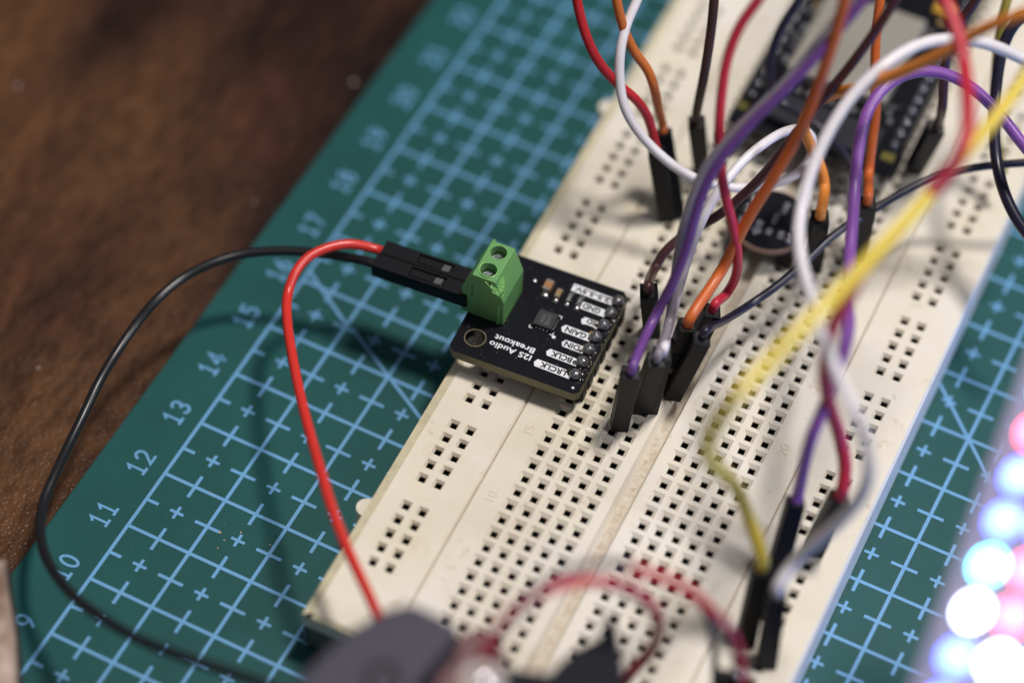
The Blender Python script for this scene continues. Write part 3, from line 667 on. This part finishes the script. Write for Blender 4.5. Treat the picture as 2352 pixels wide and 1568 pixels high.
# --- near the bottom of the picture
GB = 'thin wires bowed over the near end of the breadboard'
jumper('thin red wire making a round hoop over the near end of the breadboard', 'crimson', [(1090, 1560, 33.3), (1125, 1480, 32.7), (1165, 1420), (1225, 1368, 32.9), (1300, 1340), (1375, 1334, 33.2), (1445, 1352), (1498, 1392, 34.2), (1514, 1440), (1496, 1492, 35.4), (1452, 1540), (1420, 1580, 36.0)], r=.072, cat='wire', group=GB)
jumper('thin slate grey wire bowed over the near end, falling vertically', 'slate', [(1130, 1470, 32.4), (1190, 1400, 32.3), (1260, 1335), (1340, 1300, 32.4), (1420, 1292), (1500, 1315, 33.2), (1570, 1350), (1618, 1400, 34.2), (1638, 1460), (1642, 1520, 35.0), (1642, 1600, 35.4)], r=.048, cat='wire', group=GB)
jumper('dull red wire sliding from the grey bow to the lower right plug', 'red2', [(1450, 1305, 32.6), (1520, 1325, 33.0), (1590, 1362), (1640, 1408, 33.6), (1680, 1455), (1700, 1510, 34.4), (1704, 1600, 34.8)], r=.070, cat='wire', group=GB)

# ------------------------------------------------------------------ round microphone module
mc = onz(1770, 506, 1.45)
mic = thing('microphone_module', (mc.x, mc.y, ZB), 'round black microphone module with copper rim and white marks', 'circuit board', rotz=BTH)
b = bmesh.new(); add_cyl(b, (0, 0, .41), (0, 0, .50), .575, seg=64); obj('round_substrate', b, M['pcb'], mic)
b = bmesh.new(); add_ring(b, (0, 0), .576, .590, .405, .499, 64); obj('copper_rim', b, mat('copper', (.34, .22, .17), .5, metal=.3), mic)
for s in (-1, 1):
    b = bmesh.new()
    for k in range(3): add_box(b, (s * .381, (k - 1) * .254, .21), (.24, .245, .39))
    h = obj('pin_header', b, M['housing'], mic); bevel(h, .01, 1)
    for k in range(3):
        b = bmesh.new(); add_ball(b, (s * .381, (k - 1) * .254, .51), .075, .8); add_cyl(b, (s * .381, (k - 1) * .254, .5), (s * .381, (k - 1) * .254, .66), .032, .028, 8); obj('solder_joint', b, M['metal'], mic, None, True)
for s, x, y in (('GND', .12, .30), ('VDD', .06, .05), ('SD', .06, -.22), ('L/R', .24, -.2)):
    me = text_mesh(s, .11, .002, .001); me.transform(Matrix.Translation((x, y, .503)) @ Matrix.Rotation(math.pi / 2, 4, 'Z')); obj('lettering', me, M['silkgrey'], mic)
b = bmesh.new(); add_prism(b, [(-.12, -.38), (-.02, -.26), (-.07, -.26), (-.07, -.08), (-.17, -.08), (-.17, -.26), (-.22, -.26)], .501, .504); obj('arrow_mark', b, M['silkgrey'], mic)
# ------------------------------------------------------------------ controller board
ctl = thing('controller_board', (6.0, 23.5, ZB), 'long black controller board with silver shield and two rows of header pins', 'circuit board', rotz=BTH)
b = bmesh.new(); add_box(b, (0, -.2, .60), (2.62, 5.2, .12)); o = obj('circuit_substrate', b, M['pcb'], ctl); bevel(o, .03, 1)
b = bmesh.new(); add_box(b, (-.02, -.72, .80), (1.62, 1.90, .26)); o = obj('metal_shield', b, mat('brushed_shield', (.27, .25, .215), .6, metal=.2, bump=.2), ctl); bevel(o, .05, 2)
for s in (-1, 1):
    b = bmesh.new(); add_box(b, (s * 1.16, 0, .27), (.25, 4.6, .52)); obj('pin_header', b, M['housing'], ctl)
    pj = None
    for k in range(18):
        if pj is None:
            b = bmesh.new(); add_ball(b, (0, 0, .67), .075, .8, 12); add_cyl(b, (0, 0, .66), (0, 0, .80), .03, .026, 8); pj = obj('header_pin', b, M['solder'], ctl, None, True); o = pj
        else:
            o = link(pj.copy()); o.parent = ctl
        o.location = (s * 1.16, -2.2 + k * .254, 0)
    b = bmesh.new(); add_box(b, (s * 1.16, -2.46, .60), (.20, .16, .14)); obj('yellow_tab', b, mat('yellow_plastic', (.12, .10, .006), .5), ctl)
b = bmesh.new()
for k in range(9): add_box(b, (-.72 + .18 * k, -1.80, .67), (.09, .10, .02))
obj('edge_pad_row', b, M['metal'], ctl)
b = bmesh.new(); add_box(b, (-.0, -2.30, .685), (1.9, .60, .05)); o = obj('antenna_section', b, mat('antenna_black', (.018, .018, .026), .35), ctl)
b = bmesh.new(); add_box(b, (.9, .75, .70), (.30, .22, .10)); obj('tantalum_capacitor', b, mat('amber_capacitor', (.55, .30, .03), .4), ctl)
for _ in range(34):
    b = bmesh.new(); sx_ = random.choice((-1, 1)); add_box(b, (sx_ * random.uniform(.86, .98), random.uniform(-1.9, 2.2), .685), (random.uniform(.05, .10), random.uniform(.08, .16), .05)); obj('surface_component', b, random.choice((M['metal'], M['captan'], M['resblack'], M['solder'])), ctl)
b = bmesh.new(); add_box(b, (-.1, 1.1, .70), (.7, .7, .12)); obj('usb_chip', b, M['chip'], ctl)
b = bmesh.new(); add_box(b, (0, 2.2, .80), (.8, .6, .26)); obj('usb_socket', b, M['metal'], ctl)

# ------------------------------------------------------------------ lit LED panel at the right, held up on a stand
pe0 = at(2338, 880, 32.6); pe1 = at(2090, 1590, 31.2)
ex = (pe1 - pe0).normalized(); nn = Vector((-.52, -.28, .80)); nn = (nn - ex * nn.dot(ex)).normalized(); ey = nn.cross(ex)
if ey.dot(RX) < 0: ey = -ey
PR = Matrix((ex, ey, nn)).transposed(); pc = pe0
led = thing('led_panel', (pc.x + 3, pc.y, -.3), 'white LED panel glowing white, cyan, red and blue at the right edge', 'LED panel')
def PP(u, v, h=0): return pc + ex * u + ey * v + nn * h
b = bmesh.new(); add_box(b, PP(4.0, 3.0, -.06), (10.5, 6.0, .12), PR); obj('panel_sheet', b, mat('glow_tinted_panel', (.50, .46, .70), .5), led, led)  # violet glow of the LEDs is put into the white sheet's colour
cols = {'white': (.75, .85, 1.0), 'cyan': (.12, .8, 1.0), 'red': (1.0, .05, .12), 'blue': (.05, .12, 1.0), 'green': (.08, 1.0, .6)}
lm = {k: mat('lit_' + k + '_led', (.8, .8, .8), .3, emis=v, estr=14) for k, v in cols.items()}
M['ledcase'] = mat('led_case', (.75, .75, .78), .4)
seq = ['green', 'blue', 'cyan', 'blue', 'red', 'cyan', 'blue', 'white', 'blue', 'red', 'cyan', 'blue', 'white']
for j in range(8):
    for i in range(17):
        u, v = -.5 + i * .58, .48 + j * .54
        b = bmesh.new(); add_box(b, PP(u, v, .03), (.34, .34, .06), PR); c = obj('led_case', b, M['ledcase'], led, led)
        k = seq[(i * 2 + j * 5 + (i * j) % 3) % len(seq)] if j < 2 or random.random() < .4 else 'white'
        b = bmesh.new(); add_cyl(b, PP(u, v, .058), PP(u, v, .07), .185, seg=14); obj('lit_lens', b, lm[k], c, None).data.transform(Matrix.Translation(-led.location))
ll = D.lights.new('added_blue_strip', 'AREA'); ll.shape = 'RECTANGLE'; ll.size = 16; ll.size_y = .85; ll.energy = 300; ll.color = (.03, .25, 1.0)  # unseen strip light added to tint the mat and board side blue
lo = link(D.objects.new('added_blue_strip', ll)); lo.parent = led; lo.location = Vector((14.6, 16.0, .48)) - led.location
lo.rotation_euler = Matrix(((0, 0, 1), (1, 0, 0), (0, 1, 0))).to_euler()
b = bmesh.new(); f0 = PP(4, 4.5, -.12); add_cyl(b, f0, (f0.x + 1.5, f0.y, -.3), .35, .6, 24); obj('stand', b, M['housing'], led, led)
# ------------------------------------------------------------------ objects closest to the lens, at the bottom edge
def block_thing(name, pix, dpt, m, label, cat, group=None, bot=-.3, bev=.12):
    P = [at(x, y, dpt) for x, y in pix]; zt = sum(p.z for p in P) / len(P); P = [onz(x, y, zt) for x, y in pix]
    c = sum(P, Vector()) / len(P); root = thing(name, (c.x, c.y, bot), label, cat, group)
    b = bmesh.new(); add_prism(b, [(p.x, p.y) for p in P][::-1], bot, zt); bmesh.ops.recalc_face_normals(b, faces=b.faces)
    return root, b, zt
spk, b, zt = block_thing('speaker_box', [(640, 1660), (700, 1530), (785, 1450), (880, 1395), (945, 1376), (1000, 1402), (1062, 1436), (1015, 1490), (950, 1570), (910, 1660)], 32.6, None,
    'out of focus dark grey speaker box at the bottom edge', 'speaker', bot=0)
o = obj('cabinet', b, mat('dark_grey_casing', (.058, .053, .070), .6, spec=.25), spk, spk); bevel(o, .12, 4)
b = bmesh.new(); c = onz(880, 1560, zt); add_ring(b, c, .16, .22, zt + .002, zt + .03); obj('grille_ring', b, M['housing'], spk, spk)
plg, b, zt = block_thing('brown_plug', [(1070, 1440), (1130, 1440), (1165, 1500), (1120, 1640), (960, 1640), (1010, 1520)], 33.2, None,
    'blurred reddish brown plug beside the dark grey speaker box', 'plug', bot=0)
o = obj('plug_shell', b, mat('reddish_brown_shell', (.14, .055, .06), .45), plg, plg); bevel(o, .08, 3)
mb = thing('metal_barrel', onz(1105, 1570, 4.3), 'blurred pale metal barrel with a bright highlight at the bottom edge', 'metal barrel')
mb.location.z = 0
P = at(1108, 1556, 32.2); mb.location = (P.x, P.y, 0)
b = bmesh.new(); add_cyl(b, (P.x, P.y, 0.0), (P.x, P.y, P.z - .05), .26, .26, 32); obj('barrel', b, mat('pale_metal', (.40, .35, .33), .45, metal=.3), mb, mb, False)
b = bmesh.new(); add_ball(b, (P.x, P.y, P.z - .05), .13, .8, 24); obj('rounded_tip', b, mat('polished_metal', (.85, .8, .8), .18, metal=1), mb, mb, True)
bp_, b, zt = block_thing('black_plug', [(1400, 1392), (1418, 1440), (1428, 1500), (1450, 1640), (1150, 1640), (1158, 1530), (1210, 1538), (1262, 1545), (1310, 1497), (1340, 1478), (1376, 1462), (1390, 1420)], 33.4, None,
    'blurred black plug with a pointed top over the near end of the breadboard', 'plug', bot=ZB + .01)
o = obj('plug_shell', b, mat('matte_black_shell', (.010, .010, .015), .6, spec=.12), bp_, bp_); bevel(o, .03, 2)
b2, b, zt = block_thing('small_black_plug', [(1645, 1530), (1720, 1540), (1740, 1640), (1610, 1640)], 34.6, None,
    'small blurred black plug at the bottom edge below the leaning plugs', 'plug', bot=ZB + .01)
o = obj('plug_shell', b, M['housing'], b2, b2); bevel(o, .03, 2)
b = bmesh.new(); add_ball(b, at(1695, 1548, 34.4), .05, 1, 12); obj('metal_tip', b, M['metal'], b2, b2, True)
# pale round thing at the left edge
W = path([(-32, 1290, 36.4), (-26, 1360, 36.4), (-14, 1430, 36.2), (-8, 1500, 36.0), (-6, 1590, 35.8), (-8, 1700, 35.6)])
root = thing('leather_cord', W[-1], 'pale beige worn cord with dark rim at the lower left edge', 'cord')
b = bmesh.new(); add_tube(b, W, .26, 20); obj('cord_body', b, mat('worn_beige', (.52, .40, .33), .7, var=.6, vscale=2.2, var2=(.20, .12, .08), bump=.6, bscale=8), root, root, True)
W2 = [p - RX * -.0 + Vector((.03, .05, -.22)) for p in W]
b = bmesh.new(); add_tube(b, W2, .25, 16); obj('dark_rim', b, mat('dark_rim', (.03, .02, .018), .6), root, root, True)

# ------------------------------------------------------------------ dust and crumbs
b = bmesh.new()
for x, y, r_ in ((40, 198, .034), (812, 190, .038), (88, 845, .022), (584, 465, .02), (90, 1232, .014), (240, 1080, .016)):
    if r_ > 0: add_ball(b, onz(x, y, -.29), r_, .7, 10)
for _ in range(14):
    add_ball(b, onz(random.uniform(0, 700), random.uniform(0, 1300), -.298), random.uniform(.004, .010), .7, 6)
obj('dust', b, mat('pale_crumbs', (.48, .38, .36), .7)); tag(D.objects['dust'], 'pale crumbs and dust scattered on the wooden table', 'dust', kind='stuff')
b = bmesh.new()
for x, y, r_ in ((505, 1222, .022), (515, 1240, .014), (553, 1222, .016), (500, 1258, .012), (620, 1250, .013), (1010, 1090, .012), (480, 1130, .01), (612, 1190, .014)):
    add_ball(b, onz(x, y, .006), r_, .5, 8)
for _ in range(90):
    x, y = random.uniform(250, 1000), random.uniform(700, 1500); add_ball(b, onz(x, y, .004), random.uniform(.003, .006), .6, 6)
obj('mat_dust', b, mat('tan_crumbs', (.45, .33, .22), .8)); tag(D.objects['mat_dust'], 'tiny tan crumbs scattered over the green mat', 'dust', kind='stuff')
